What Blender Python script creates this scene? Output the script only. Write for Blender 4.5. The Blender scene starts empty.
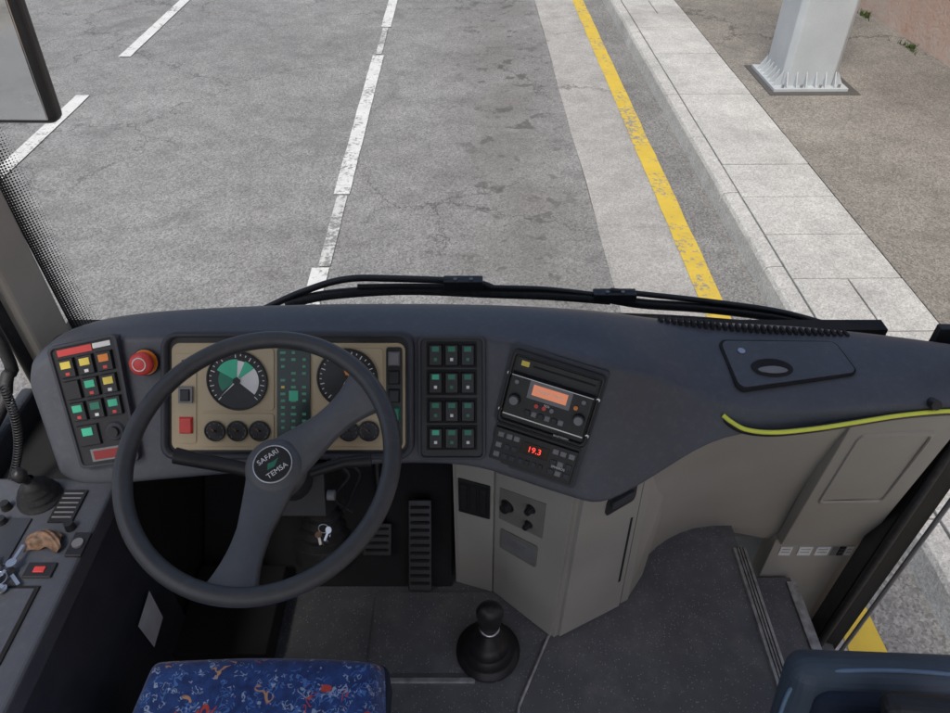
import bpy, math, random
from mathutils import Vector, Matrix
random.seed(4)
S=bpy.context.scene
S.view_settings.view_transform='Standard'; S.view_settings.look='None'; S.view_settings.exposure=0
COL=bpy.context.collection
V=Vector
def mm(s): return [V([float(a)/1000 for a in t.split(',')]) for t in s.split()]

# ------------------------------------------------------------ materials
def ramp(nt,src,stops,interp='LINEAR'):
    r=nt.nodes.new('ShaderNodeValToRGB'); r.color_ramp.interpolation=interp
    e=r.color_ramp.elements
    e[0].position=stops[0][0]; e[0].color=stops[0][1]
    e[1].position=stops[1][0]; e[1].color=stops[1][1]
    for s in stops[2:]:
        x=e.new(s[0]); x.color=s[1]
    nt.links.new(src,r.inputs[0]); return r.outputs[0]
def g(v): return (v,v,v,1)
def c4(c): return (c[0],c[1],c[2],1)
def mixc(nt,fac,a,b,mode='MIX'):
    m=nt.nodes.new('ShaderNodeMix'); m.data_type='RGBA'; m.blend_type=mode
    for s,x in ((m.inputs[0],fac),(m.inputs[6],a),(m.inputs[7],b)):
        if hasattr(x,'links'): nt.links.new(x,s)
        elif isinstance(x,(int,float)): s.default_value=x
        else: s.default_value=c4(x)
    return m.outputs[2]
def math_(nt,op,a,b=None):
    m=nt.nodes.new('ShaderNodeMath'); m.operation=op
    for i,x in enumerate((a,b)):
        if x is None: continue
        if hasattr(x,'links'): nt.links.new(x,m.inputs[i])
        else: m.inputs[i].default_value=x
    return m.outputs[0]
def start(name):
    m=bpy.data.materials.new(name); m.use_nodes=True; nt=m.node_tree
    b=nt.nodes['Principled BSDF']; tc=nt.nodes.new('ShaderNodeTexCoord')
    return m,nt,b,tc.outputs['Object'],tc
def noise(nt,co,scale,detail=2,rough=.55,dist=0):
    n=nt.nodes.new('ShaderNodeTexNoise'); nt.links.new(co,n.inputs['Vector'])
    n.inputs['Scale'].default_value=scale; n.inputs['Detail'].default_value=detail
    n.inputs['Roughness'].default_value=rough; n.inputs['Distortion'].default_value=dist
    return n.outputs['Fac']
def bump(nt,b,h,strength,dist=.001):
    n=nt.nodes.new('ShaderNodeBump'); n.inputs['Strength'].default_value=strength; n.inputs['Distance'].default_value=dist
    nt.links.new(h,n.inputs['Height']); nt.links.new(n.outputs[0],b.inputs['Normal'])
def plain(name,col,rough=.5,metal=0,var=.12,vs=18,bs=0,bscale=500,emit=None,es=1,spec=None,dust=0):
    m,nt,b,co,tc=start(name)
    n=noise(nt,co,vs,2)
    d=[max(0,x*(1-var)) for x in col]; l=[min(1,x*(1+var)) for x in col]
    r=ramp(nt,n,[(.3,c4(d)),(.7,c4(l))])
    if dust:
        n2=noise(nt,co,60,4,.75); r2=ramp(nt,n2,[(.5,g(0)),(.78,g(dust))])
        r=mixc(nt,r2,r,(.28,.28,.28))
    nt.links.new(r,b.inputs['Base Color'])
    rr=ramp(nt,n,[(.3,g(max(0,rough-.06))),(.7,g(min(1,rough+.06)))])
    nt.links.new(rr,b.inputs['Roughness']); b.inputs['Metallic'].default_value=metal
    if spec is not None: b.inputs['Specular IOR Level'].default_value=spec
    if bs: bump(nt,b,noise(nt,co,bscale,1),bs,.0006)
    if emit:
        b.inputs['Emission Color'].default_value=c4(emit); b.inputs['Emission Strength'].default_value=es
    return m
DASH=plain('dash_plastic',(.074,.079,.094),.45,bs=.35,bscale=700,var=.13,vs=6,dust=.13,spec=.5)
DASHD=plain('dash_plastic_dark',(.038,.041,.050),.5,bs=.3,bscale=700)
BEI=plain('trim_beige_grey',(.37,.35,.31),.5,bs=.3,bscale=500,var=.08,vs=4,dust=.1)
BEID=plain('trim_beige_dark',(.20,.19,.17),.6,bs=.3)
GOLD=plain('cluster_beige',(.50,.41,.26),.45,bs=.15,var=.06)
BLK=plain('black_plastic',(.018,.018,.019),.42,bs=.2,dust=.04)
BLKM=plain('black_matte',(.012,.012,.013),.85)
RUB=plain('rubber',(.026,.026,.027),.6,bs=.3,dust=.12)
WHL=plain('wheel_rim_plastic',(.046,.048,.052),.38,bs=.4,bscale=900,dust=.08,spec=.6)
SPK=plain('spoke_plastic',(.095,.098,.103),.45,bs=.4,bscale=900,dust=.10)
GRY=plain('grey_plastic',(.20,.20,.205),.45)
SIL=plain('silver',(.6,.6,.6),.3,metal=1,var=.1)
ALU=plain('worn_aluminium',(.55,.55,.56),.42,metal=.8,var=.3,vs=40)
WHT=plain('white_label',(.80,.80,.78),.6)
RED=plain('red_plastic',(.68,.06,.05),.35)
ORG=plain('orange_lens',(.82,.25,.03),.35)
YEL=plain('yellow_lens',(.82,.65,.10),.35)
PIPE=plain('yellow_piping',(.86,.90,.10),.5,var=.03)
GRN=plain('green_lens',(.06,.52,.30),.35)
GRND=plain('green_dark_lens',(.025,.20,.12),.4)
LCD=plain('lcd_dark_green',(.02,.038,.032),.22)
LCDG=plain('lcd_symbols',(.10,.36,.22),.4)
RADL=plain('radio_lcd',(.75,.30,.16),.3,emit=(1,.30,.14),es=.35)
REDG=plain('red_led',(.8,.02,.02),.3,emit=(1,.05,.03),es=2.0)
DKR=plain('dark_red_lcd',(.12,.01,.01),.2,emit=(1,.05,.02),es=.10)
BRN=plain('brown_leather',(.19,.11,.065),.6,var=.5,vs=90,bs=.5,bscale=200)
PAP=plain('paper',(.70,.71,.72),.8)
STK=plain('steel_paint',(.44,.47,.49),.45,var=.08,vs=3,dust=.3)
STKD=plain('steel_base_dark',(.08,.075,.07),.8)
CEIL=plain('ceiling_fabric',(.75,.75,.74),.9)
WEED=plain('weed_green',(.06,.10,.02),.8)

def asphalt(name,base,var,crack=True,warm=(1,1,1),stain=True,agg=.3,cs=.55,lane=False):
    m,nt,b,co,tc=start(name)
    B=[base*w for w in warm]
    big=noise(nt,co,.5,4,.6); med=noise(nt,co,3.5,5,.7); fine=noise(nt,co,120,2,.8)
    col=ramp(nt,big,[(.3,c4([x*(1-var) for x in B])),(.7,c4([x*(1+var) for x in B]))])
    col=mixc(nt,.6,col,ramp(nt,med,[(.3,g(.36)),(.7,g(.64))]),'OVERLAY')
    vor=nt.nodes.new('ShaderNodeTexVoronoi'); nt.links.new(co,vor.inputs['Vector']); vor.inputs['Scale'].default_value=85
    spk=ramp(nt,vor.outputs['Color'],[(.0,g(.5-agg)),(1,g(.5+agg))])
    col=mixc(nt,.75,col,spk,'OVERLAY')
    col=mixc(nt,.6,col,ramp(nt,fine,[(.3,g(.3)),(.7,g(.7))]),'OVERLAY')
    if stain:
        st=noise(nt,co,1.3,3,.6,.6)
        col=mixc(nt,ramp(nt,st,[(.56,g(0)),(.72,g(.4))]),col,[x*.5 for x in B])
    if lane:
        sx=nt.nodes.new('ShaderNodeSeparateXYZ'); nt.links.new(co,sx.inputs[0])
        ax=math_(nt,'ABSOLUTE',math_(nt,'SUBTRACT',sx.outputs[0],.42))
        mk=ramp(nt,ax,[(.1,g(1)),(.8,g(0))])
        dr=ramp(nt,noise(nt,co,4.0,3,.6,.3),[(.57,g(0)),(.63,g(.8))])
        col=mixc(nt,math_(nt,'MULTIPLY',mk,dr),col,[x*.3 for x in B])
        dr2=ramp(nt,noise(nt,co,1.1,3,.6),[(.3,g(.1)),(.7,g(.6))])
        col=mixc(nt,math_(nt,'MULTIPLY',mk,dr2),col,[B[0]*.60,B[1]*.57,B[2]*.52])
    if crack:
        wn=nt.nodes.new('ShaderNodeTexNoise'); nt.links.new(co,wn.inputs['Vector']); wn.inputs['Scale'].default_value=2.2; wn.inputs['Detail'].default_value=5; wn.inputs['Roughness'].default_value=.7
        va=nt.nodes.new('ShaderNodeVectorMath'); va.operation='SCALE'; nt.links.new(wn.outputs['Color'],va.inputs[0]); va.inputs['Scale'].default_value=.8
        vb=nt.nodes.new('ShaderNodeVectorMath'); nt.links.new(co,vb.inputs[0]); nt.links.new(va.outputs[0],vb.inputs[1])
        cv=nt.nodes.new('ShaderNodeTexVoronoi'); cv.feature='DISTANCE_TO_EDGE'; cv.inputs['Scale'].default_value=cs; nt.links.new(vb.outputs[0],cv.inputs['Vector'])
        ck=ramp(nt,cv.outputs['Distance'],[(.0,g(1)),(.009,g(0))])
        mask=ramp(nt,noise(nt,co,.35,2),[(.42,g(0)),(.55,g(.8))])
        ck=math_(nt,'MULTIPLY',ck,mask)
        col=mixc(nt,ck,col,[x*.3 for x in B])
    nt.links.new(col,b.inputs['Base Color']); b.inputs['Roughness'].default_value=.9; b.inputs['Specular IOR Level'].default_value=.25
    bump(nt,b,fine,.5,.004)
    return m
ASP=asphalt('asphalt',.225,.15,lane=True,warm=(1.01,1,.98))
GUT=asphalt('gutter_asphalt',.20,.2,crack=False,warm=(1,.98,.94))
CONC=asphalt('concrete_strip',.35,.13,crack=True,warm=(1,.97,.92),agg=.14,cs=.35)
SLAB=asphalt('granite_slab',.44,.12,crack=False,warm=(1,.985,.94),agg=.16,stain=True)
PAV=asphalt('pavement_asphalt',.205,.22,crack=True,warm=(1.05,.98,.87),cs=.3)
DIRT=asphalt('joint_dirt',.10,.2,crack=False,stain=False)
def paint(name,colr,wear):
    m,nt,b,co,tc=start(name)
    n=noise(nt,co,28,5,.8); n2=noise(nt,co,2.2,3,.7)
    s=math_(nt,'ADD',n,math_(nt,'MULTIPLY',n2,.6))
    f=ramp(nt,s,[(wear,g(0)),(wear+.1,g(1))])
    base=mixc(nt,ramp(nt,noise(nt,co,6,4),[(.3,g(.0)),(.8,g(.5))]),colr,[x*.65 for x in colr])
    nt.links.new(mixc(nt,f,(.21,.21,.205),base),b.inputs['Base Color'])
    b.inputs['Roughness'].default_value=.8
    bump(nt,b,noise(nt,co,140,2,.8),.5,.003)
    return m
PW=paint('road_paint_white',(.68,.68,.66),.67)
PWO=paint('road_paint_worn',(.58,.58,.56),.74)
PY=paint('road_paint_yellow',(.62,.44,.055),.66)
def stucco():
    m,nt,b,co,tc=start('stucco')
    col=ramp(nt,noise(nt,co,1.6,6,.7),[(.3,(.58,.36,.27,1)),(.5,(.62,.45,.36,1)),(.7,(.62,.55,.48,1))])
    nt.links.new(col,b.inputs['Base Color']); b.inputs['Roughness'].default_value=.95
    bump(nt,b,noise(nt,co,25,6,.7),.8,.02); return m
STU=stucco()
def floor_mat():
    m,nt,b,co,tc=start('vinyl_floor')
    col=ramp(nt,noise(nt,co,7,4),[(.3,(.105,.108,.118,1)),(.7,(.145,.148,.158,1))])
    v=nt.nodes.new('ShaderNodeTexVoronoi'); v.inputs['Scale'].default_value=170; nt.links.new(co,v.inputs['Vector'])
    spot=ramp(nt,v.outputs['Distance'],[(.16,g(1)),(.24,g(0))])
    sep=nt.nodes.new('ShaderNodeSeparateColor'); nt.links.new(v.outputs['Color'],sep.inputs[0])
    sel=ramp(nt,sep.outputs[0],[(.6,g(0)),(.62,g(.8))])
    col=mixc(nt,math_(nt,'MULTIPLY',spot,sel),col,(.48,.49,.53))
    du=ramp(nt,noise(nt,co,14,5,.75),[(.48,g(0)),(.8,g(.35))])
    col=mixc(nt,du,col,(.27,.26,.24))
    nt.links.new(col,b.inputs['Base Color']); b.inputs['Roughness'].default_value=.55
    bump(nt,b,noise(nt,co,300,2),.3,.001); return m
FLR=floor_mat()
def fabric():
    m,nt,b,co,tc=start('seat_fabric')
    col=ramp(nt,noise(nt,co,60,2),[(.35,(.012,.035,.15,1)),(.65,(.022,.07,.26,1))])
    def squig(scale,w,mscale,m0,color,off,col,am=.9):
        mp=nt.nodes.new('ShaderNodeMapping'); nt.links.new(co,mp.inputs[0]); mp.inputs['Location'].default_value=(off,off*2,off)
        n=noise(nt,mp.outputs[0],scale,1,.5,1.0)
        d=math_(nt,'ABSOLUTE',math_(nt,'SUBTRACT',n,.5))
        line=ramp(nt,d,[(w,g(1)),(w*1.5,g(0))])
        mk=ramp(nt,noise(nt,mp.outputs[0],mscale,1,.5),[(m0,g(0)),(m0+.02,g(am))])
        return mixc(nt,math_(nt,'MULTIPLY',line,mk),col,color)
    col=squig(62,.032,44,.53,(.08,.20,.52),1.3,col)
    col=squig(80,.035,55,.585,(.40,.50,.68),4.1,col,.8)
    col=squig(34,.034,22,.655,(.62,.07,.03),7.7,col)
    col=squig(34,.034,22,.645,(.62,.34,.16),11.9,col)
    nt.links.new(col,b.inputs['Base Color']); b.inputs['Roughness'].default_value=.95; b.inputs['Sheen Weight'].default_value=.3
    bump(nt,b,noise(nt,co,600,1),.6,.001); return m
FAB=fabric()
NAVY=plain('navy_fabric',(.016,.026,.048),.9,bs=.5)
TEAL=plain('blue_grey_vinyl',(.06,.085,.115),.5,bs=.3)
TRIMB=plain('trim_blue',(.16,.25,.36),.5)
MIRG=plain('mirror_glass',(.78,.80,.81),.03,metal=1,var=.02)
LCDB=plain('lcd_black',(.01,.005,.005),.15)
def glassm():
    m=bpy.data.materials.new('clear_glass'); m.use_nodes=True; nt=m.node_tree; nt.nodes.clear()
    o=nt.nodes.new('ShaderNodeOutputMaterial'); t=nt.nodes.new('ShaderNodeBsdfTransparent'); gl=nt.nodes.new('ShaderNodeBsdfGlossy')
    t.inputs[0].default_value=(.97,.985,.98,1); gl.inputs['Roughness'].default_value=.02
    fr=nt.nodes.new('ShaderNodeFresnel'); fr.inputs[0].default_value=1.15
    mx=nt.nodes.new('ShaderNodeMixShader'); nt.links.new(fr.outputs[0],mx.inputs[0]); nt.links.new(t.outputs[0],mx.inputs[1]); nt.links.new(gl.outputs[0],mx.inputs[2]); nt.links.new(mx.outputs[0],o.inputs[0]); return m
GLS=glassm()
def fritm():
    m=bpy.data.materials.new('frit_dots'); m.use_nodes=True; nt=m.node_tree; b=nt.nodes['Principled BSDF']; o=nt.nodes['Material Output']
    b.inputs['Base Color'].default_value=(.01,.01,.01,1)
    uv=nt.nodes.new('ShaderNodeTexCoord'); sep=nt.nodes.new('ShaderNodeSeparateXYZ'); nt.links.new(uv.outputs['UV'],sep.inputs[0])
    x=math_(nt,'FRACT',math_(nt,'MULTIPLY',sep.outputs[0],12.0)); y=math_(nt,'FRACT',math_(nt,'MULTIPLY',sep.outputs[1],240.0))
    dx=math_(nt,'SUBTRACT',x,.5); dy=math_(nt,'SUBTRACT',y,.5)
    d=math_(nt,'SQRT',math_(nt,'ADD',math_(nt,'MULTIPLY',dx,dx),math_(nt,'MULTIPLY',dy,dy)))
    thr=math_(nt,'SUBTRACT',.66,math_(nt,'MULTIPLY',sep.outputs[0],.62))
    k=math_(nt,'LESS_THAN',d,thr)
    t=nt.nodes.new('ShaderNodeBsdfTransparent'); mx=nt.nodes.new('ShaderNodeMixShader')
    nt.links.new(k,mx.inputs[0]); nt.links.new(t.outputs[0],mx.inputs[1]); nt.links.new(b.outputs[0],mx.inputs[2]); nt.links.new(mx.outputs[0],o.inputs[0]); return m
FRT=fritm()

# ------------------------------------------------------------ geometry helpers
def empty(name,loc=(0,0,0)):
    e=bpy.data.objects.new(name,None); e.location=loc; e.empty_display_size=.05; COL.objects.link(e); return e
def frame(o,x,y):
    x=V(x).normalized(); y=V(y); z=x.cross(y).normalized(); y=z.cross(x)
    M=Matrix((x,y,z)).transposed().to_4x4(); M.translation=V(o); return M
def ident(o=(0,0,0)): return Matrix.Translation(V(o))
class Part:
    def __init__(s,name,parent=None): s.n=name; s.p=parent; s.v=[]; s.f=[]; s.m=[]; s.sm=[]; s.mats=[]
    def mi(s,m):
        if m not in s.mats: s.mats.append(m)
        return s.mats.index(m)
    def add(s,vs,fs,mat,M=None,smooth=False):
        b=len(s.v); k=s.mi(mat)
        for v in vs: s.v.append((M@V(v)) if M is not None else V(v))
        for f in fs: s.f.append([b+i for i in f]); s.m.append(k); s.sm.append(smooth)
    def box(s,M,c,d,mat,taper=1):
        x,y,z=[a/2 for a in d]; cx,cy,cz=c; t=taper
        vs=[(cx-x,cy-y,cz-z),(cx+x,cy-y,cz-z),(cx+x,cy+y,cz-z),(cx-x,cy+y,cz-z),(cx-x*t,cy-y*t,cz+z),(cx+x*t,cy-y*t,cz+z),(cx+x*t,cy+y*t,cz+z),(cx-x*t,cy+y*t,cz+z)]
        s.add(vs,[(0,3,2,1),(4,5,6,7),(0,1,5,4),(1,2,6,5),(2,3,7,6),(3,0,4,7)],mat,M)
    def hexa(s,bot,top,mat):
        s.add(list(bot)+list(top),[(0,3,2,1),(4,5,6,7),(0,1,5,4),(1,2,6,5),(2,3,7,6),(3,0,4,7)],mat)
    def cyl(s,M,c,r,h,mat,seg=24,r2=None):
        r2=r if r2 is None else r2; cx,cy,cz=c; vs=[];
        for rr,z in ((r,cz),(r2,cz+h)):
            for i in range(seg):
                a=2*math.pi*i/seg; vs.append((cx+rr*math.cos(a),cy+rr*math.sin(a),z))
        fs=[(i,(i+1)%seg,seg+(i+1)%seg,seg+i) for i in range(seg)]
        s.add(vs,fs,mat,M,True)
        s.add(vs[seg:],[tuple(range(seg))],mat,M); s.add(vs[:seg],[tuple(reversed(range(seg)))],mat,M)
    def lathe(s,M,prof,mat,seg=32,c=(0,0,0)):
        vs=[];n=len(prof)
        for i in range(seg):
            a=2*math.pi*i/seg
            for r,z in prof: vs.append((c[0]+r*math.cos(a),c[1]+r*math.sin(a),c[2]+z))
        fs=[(i*n+j,((i+1)%seg)*n+j,((i+1)%seg)*n+j+1,i*n+j+1) for i in range(seg) for j in range(n-1)]
        s.add(vs,fs,mat,M,True)
    def torus(s,M,R,r,mat,seg=64,rs=12,c=(0,0,0)):
        vs=[]; N=seg
        for i in range(N):
            a=2*math.pi*i/seg
            for j in range(rs):
                b=2*math.pi*j/rs; q=R+r*math.cos(b)
                vs.append((c[0]+q*math.cos(a),c[1]+q*math.sin(a),c[2]+r*math.sin(b)))
        fs=[]
        for i in range(seg):
            k=(i+1)%N
            for j in range(rs): fs.append((i*rs+j,k*rs+j,k*rs+(j+1)%rs,i*rs+(j+1)%rs))
        s.add(vs,fs,mat,M,True)
    def tube(s,pts,r,mat,rs=8,r1=None):
        pts=[V(q) for q in pts]; vs=[]; n=len(pts); up=V((0,0,1))
        for i,q in enumerate(pts):
            t=(pts[min(i+1,n-1)]-pts[max(i-1,0)]).normalized()
            a=t.cross(up)
            if a.length<1e-3: a=t.cross(V((1,0,0)))
            a.normalize(); b=a.cross(t); rr=r if r1 is None else r+(r1-r)*i/(n-1)
            for j in range(rs):
                th=2*math.pi*j/rs; vs.append(q+a*rr*math.cos(th)+b*rr*math.sin(th))
        fs=[(i*rs+j,i*rs+(j+1)%rs,(i+1)*rs+(j+1)%rs,(i+1)*rs+j) for i in range(n-1) for j in range(rs)]
        s.add(vs,fs,mat,None,True); s.add(vs[:rs],[tuple(reversed(range(rs)))],mat); s.add(vs[-rs:],[tuple(range(rs))],mat)
    def grid(s,rows,mat,smooth=True,M=None):
        n=len(rows[0]); vs=[q for r in rows for q in r]
        s.add(vs,[(i*n+j,i*n+j+1,(i+1)*n+j+1,(i+1)*n+j) for i in range(len(rows)-1) for j in range(n-1)],mat,M,smooth)
    def done(s,bevel=0,seg=2,sub=0,solid=0):
        me=bpy.data.meshes.new(s.n); me.from_pydata(s.v,[],s.f); me.update()
        for m in s.mats: me.materials.append(m)
        me.polygons.foreach_set('material_index',s.m); me.polygons.foreach_set('use_smooth',s.sm)
        o=bpy.data.objects.new(s.n,me); COL.objects.link(o)
        if s.p: o.parent=s.p
        if solid:
            q=o.modifiers.new('so','SOLIDIFY'); q.thickness=solid; q.offset=-1
        if bevel:
            q=o.modifiers.new('b','BEVEL'); q.width=bevel; q.segments=seg; q.limit_method='ANGLE'; q.angle_limit=math.radians(40)
        if sub:
            q=o.modifiers.new('s','SUBSURF'); q.levels=sub; q.render_levels=sub
        return o
class Panel:
    """a flat panel; local units (a,b) run over ua x ub, h = metres proud of the surface"""
    def __init__(s,tl,tr,br,bl,ua=(0,1),ub=(0,1),h0=0):
        s.q=[V(x) for x in (tl,tr,br,bl)]; s.ua=ua; s.ub=ub
        s.n=(s.q[3]-s.q[0]).cross(s.q[1]-s.q[0]).normalized(); s.h0=h0
    def pt(s,a,b,h=0):
        x=(a-s.ua[0])/(s.ua[1]-s.ua[0]); y=(b-s.ub[0])/(s.ub[1]-s.ub[0]); q=s.q
        return (q[0]*(1-x)+q[1]*x)*(1-y)+(q[3]*(1-x)+q[2]*x)*y+s.n*(h+s.h0)
    def box(s,P,a0,a1,b0,b1,h0,h1,mat,t=0):
        B=[s.pt(a0,b1,h0),s.pt(a1,b1,h0),s.pt(a1,b0,h0),s.pt(a0,b0,h0)]
        T=[s.pt(a0+t,b1-t,h1),s.pt(a1-t,b1-t,h1),s.pt(a1-t,b0+t,h1),s.pt(a0+t,b0+t,h1)]
        P.hexa(B,T,mat)
    def loop(s,a0,a1,b0,b1,ra,rb,h,k=5):
        out=[]
        for cx,cy,q0 in ((a1-ra,b0+rb,-90),(a1-ra,b1-rb,0),(a0+ra,b1-rb,90),(a0+ra,b0+rb,180)):
            for i in range(k+1):
                t=math.radians(q0+90*i/k); out.append(s.pt(cx+ra*math.cos(t),cy+rb*math.sin(t),h))
        return out
    def rplate(s,P,a0,a1,b0,b1,ra,rb,h0,h1,mat):
        A=s.loop(a0,a1,b0,b1,ra,rb,h0); B=s.loop(a0,a1,b0,b1,ra,rb,h1); n=len(A)
        P.add(A+B,[((i+1)%n,i,n+i,n+(i+1)%n) for i in range(n)]+[tuple(reversed(range(n,2*n)))],mat)
    def rring(s,P,a0,a1,b0,b1,ra,rb,ta,tb,h0,h1,hi,mat):
        L=[s.loop(a0,a1,b0,b1,ra,rb,h0),s.loop(a0+ta*.15,a1-ta*.15,b0+tb*.15,b1-tb*.15,ra,rb,h1),s.loop(a0+ta*.8,a1-ta*.8,b0+tb*.8,b1-tb*.8,ra*.75,rb*.75,h1),s.loop(a0+ta,a1-ta,b0+tb,b1-tb,ra*.7,rb*.7,hi)]
        n=len(L[0])
        P.add([q for l in L for q in l],[(j*n+(i+1)%n,j*n+i,(j+1)*n+i,(j+1)*n+(i+1)%n) for j in range(3) for i in range(n)],mat,None,True)
    def fr(s,a,b,h=0):
        e=.01*(s.ua[1]-s.ua[0]); x=s.pt(a+e,b)-s.pt(a,b); y=s.n.cross(x); return frame(s.pt(a,b,h),x,y)
def text(name,M,body,size,mat,parent,ext=.0003,align='CENTER'):
    cu=bpy.data.curves.new(name,'FONT'); cu.body=body; cu.size=size; cu.align_x=align; cu.align_y='CENTER'; cu.extrude=ext
    o=bpy.data.objects.new(name,cu); COL.objects.link(o); cu.materials.append(mat); o.matrix_world=M
    if parent: o.parent=parent
    return o
def catmull(pts,n=8):
    pts=[V(q) for q in pts]; out=[]
    for i in range(len(pts)-1):
        p0=pts[max(i-1,0)];p1=pts[i];p2=pts[i+1];p3=pts[min(i+2,len(pts)-1)]
        for k in range(n):
            t=k/n; out.append(.5*((2*p1)+(p2-p0)*t+(2*p0-5*p1+4*p2-p3)*t*t+(3*p1-p0-3*p2+p3)*t**3))
    out.append(pts[-1]); return out

# ------------------------------------------------------------ exterior
YAW=math.radians(.8)
def flat(name,x0,x1,y0,y1,z,mat,parent=None,edge=0,ny=1):
    P=Part(name,parent); rows=[]
    for i in range(ny+1):
        y=y0+(y1-y0)*i/ny; e=edge
        rows.append([V((x0+random.uniform(-e,e),y,z)),V((x1+random.uniform(-e,e),y,z))])
    P.grid(rows,mat,False); o=P.done()
    if not parent: o.rotation_euler[2]=YAW
    return o
flat('ground',-300,300,-300,300,-.012,PAV)
flat('road',-9,1.0,-80,120,0,ASP)
flat('gutter_strip',1.0,1.58,-80,120,.004,CONC,edge=.008,ny=400)
flat('road_gutter',1.56,2.0,-80,120,-.004,GUT)
mk=empty('road_marking'); mk.rotation_euler[2]=YAW
def mark(x,w,y0,y1,m,e=.003): flat('line',x-w/2,x+w/2,y0,y1,.009,m,mk,edge=e,ny=max(4,int((y1-y0)*6)))
mark(-1.01,.125,9.75,14,PW); mark(-1.01,.07,8.7,9.72,PWO); mark(-1.012,.13,5.27,8.65,PW); mark(-1.0,.085,4.22,5.25,PWO); mark(-1.02,.12,3.1,4.2,PW)
mark(-1.01,.12,-3,1,PW); mark(-1.01,.12,-9,-6,PW); mark(-1.01,.12,18,22,PW)
for a,b in ((8.65,11.6),(3.5,7.45),(-2.5,1.5),(-8,-5),(14,18)): mark(-3.97,.14,a,b,PW)
mark(1.61,.155,-60,80,PY,.004)
K=Part('kerb'); rr=random.Random(2); y=-30.2
while y<60:
    L=1.0+rr.uniform(-.03,.03); j=.006; dz=rr.uniform(-.003,.003)
    pr=[(1.965,-.02),(1.985,.12+dz),(2.0,.146+dz),(2.035,.152+dz),(2.105,.153+dz),(2.105,-.02)]
    vs=[(a,y+j,b) for a,b in pr]+[(a,y+L-j,b) for a,b in pr]; n=len(pr)
    K.add(vs,[(i,i+1,n+i+1,n+i) for i in range(n-1)]+[tuple(reversed(range(n))),tuple(range(n,2*n))],SLAB)
    y+=L
o=K.done(bevel=.004); o.rotation_euler[2]=YAW
Sl=Part('paving_slab'); y=-30.05
while y<60:
    L=rr.choice((.82,.95,.6)) if not 3<y<5 else .55
    dz=rr.uniform(-.002,.003)
    for a,b in (((2.113,2.83),) if rr.random()<.75 else ((2.113,2.47),(2.476,2.83))):
        Sl.box(None,((a+b)/2,y+L/2,.11+dz),(b-a-.006,L-.012,.09),SLAB)
    y+=L
o=Sl.done(bevel=.004); o.rotation_euler[2]=YAW
flat('paving_joint',2.0,2.85,-80,120,.135,DIRT)
P=Part('pavement'); P.box(None,(6.8,20,.065),(7.92,200,.17),PAV); o=P.done(); o.rotation_euler[2]=YAW
w=empty('stucco_wall'); w.rotation_euler[2]=YAW
P=Part('wall_face',w); P.box(None,(5.44,20,1.9),(.5,160,3.6),STU); P.box(None,(5.40,20,3.76),(.62,160,.14),SLAB); P.done(bevel=.01)
P=Part('weeds')
for cx,cy in ((5.12,9.6),(5.09,8.35),(5.12,12)):
    for i in range(90):
        a=random.uniform(0,6.28); r=random.gauss(0,.05); x=cx-abs(r)*.8;yy=cy+r*2*math.cos(a); h=random.uniform(.02,.08); d=.009
        dx=random.uniform(-.04,.04);dy=random.uniform(-.04,.04)
        P.add([(x-d,yy,.15),(x+d,yy+d,.15),(x+dx,yy+dy,.15+h)],[(0,1,2)],WEED)
o=P.done(); o.rotation_euler[2]=YAW
cl=empty('steel_column',(3.33,7.45,.15)); cl.rotation_euler[2]=YAW
P=Part('shaft',cl)
def ring(hw,hd,ch,z): return [(-hw+ch,-hd,z),(hw-ch,-hd,z),(hw,-hd+ch,z),(hw,hd-ch,z),(hw-ch,hd,z),(-hw+ch,hd,z),(-hw,hd-ch,z),(-hw,-hd+ch,z)]
vs=ring(.275,.27,.05,0)+ring(.29,.285,.05,6)
P.add(vs,[(i,(i+1)%8,8+(i+1)%8,8+i) for i in range(8)],STK)
P.done(bevel=.01)
P=Part('base_plate',cl); P.box(None,(0,0,.02),(.74,.72,.03),STK)
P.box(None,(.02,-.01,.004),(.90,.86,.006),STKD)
for i in range(6):
    x=-.24+.096*i
    for sy in (-1,1): P.add([(x-.006,sy*.27,.035),(x+.006,sy*.27,.035),(x+.006,sy*.345,.035),(x-.006,sy*.345,.035),(x-.006,sy*.272,.17),(x+.006,sy*.272,.17)],[(0,1,2,3),(0,3,4),(1,5,2),(3,2,5,4)],STK)
    for sx in (-1,1): P.add([(sx*.27,x-.006,.035),(sx*.27,x+.006,.035),(sx*.355,x+.006,.035),(sx*.355,x-.006,.035),(sx*.272,x-.006,.17),(sx*.272,x+.006,.17)],[(0,1,2,3),(0,3,4),(1,5,2),(3,2,5,4)],STK)
for i in range(4):
    for sy in (-1,1): P.cyl(None,(-.28+.187*i,sy*.33,.035),.016,.03,SIL,6)
P.done(bevel=.003)

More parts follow.
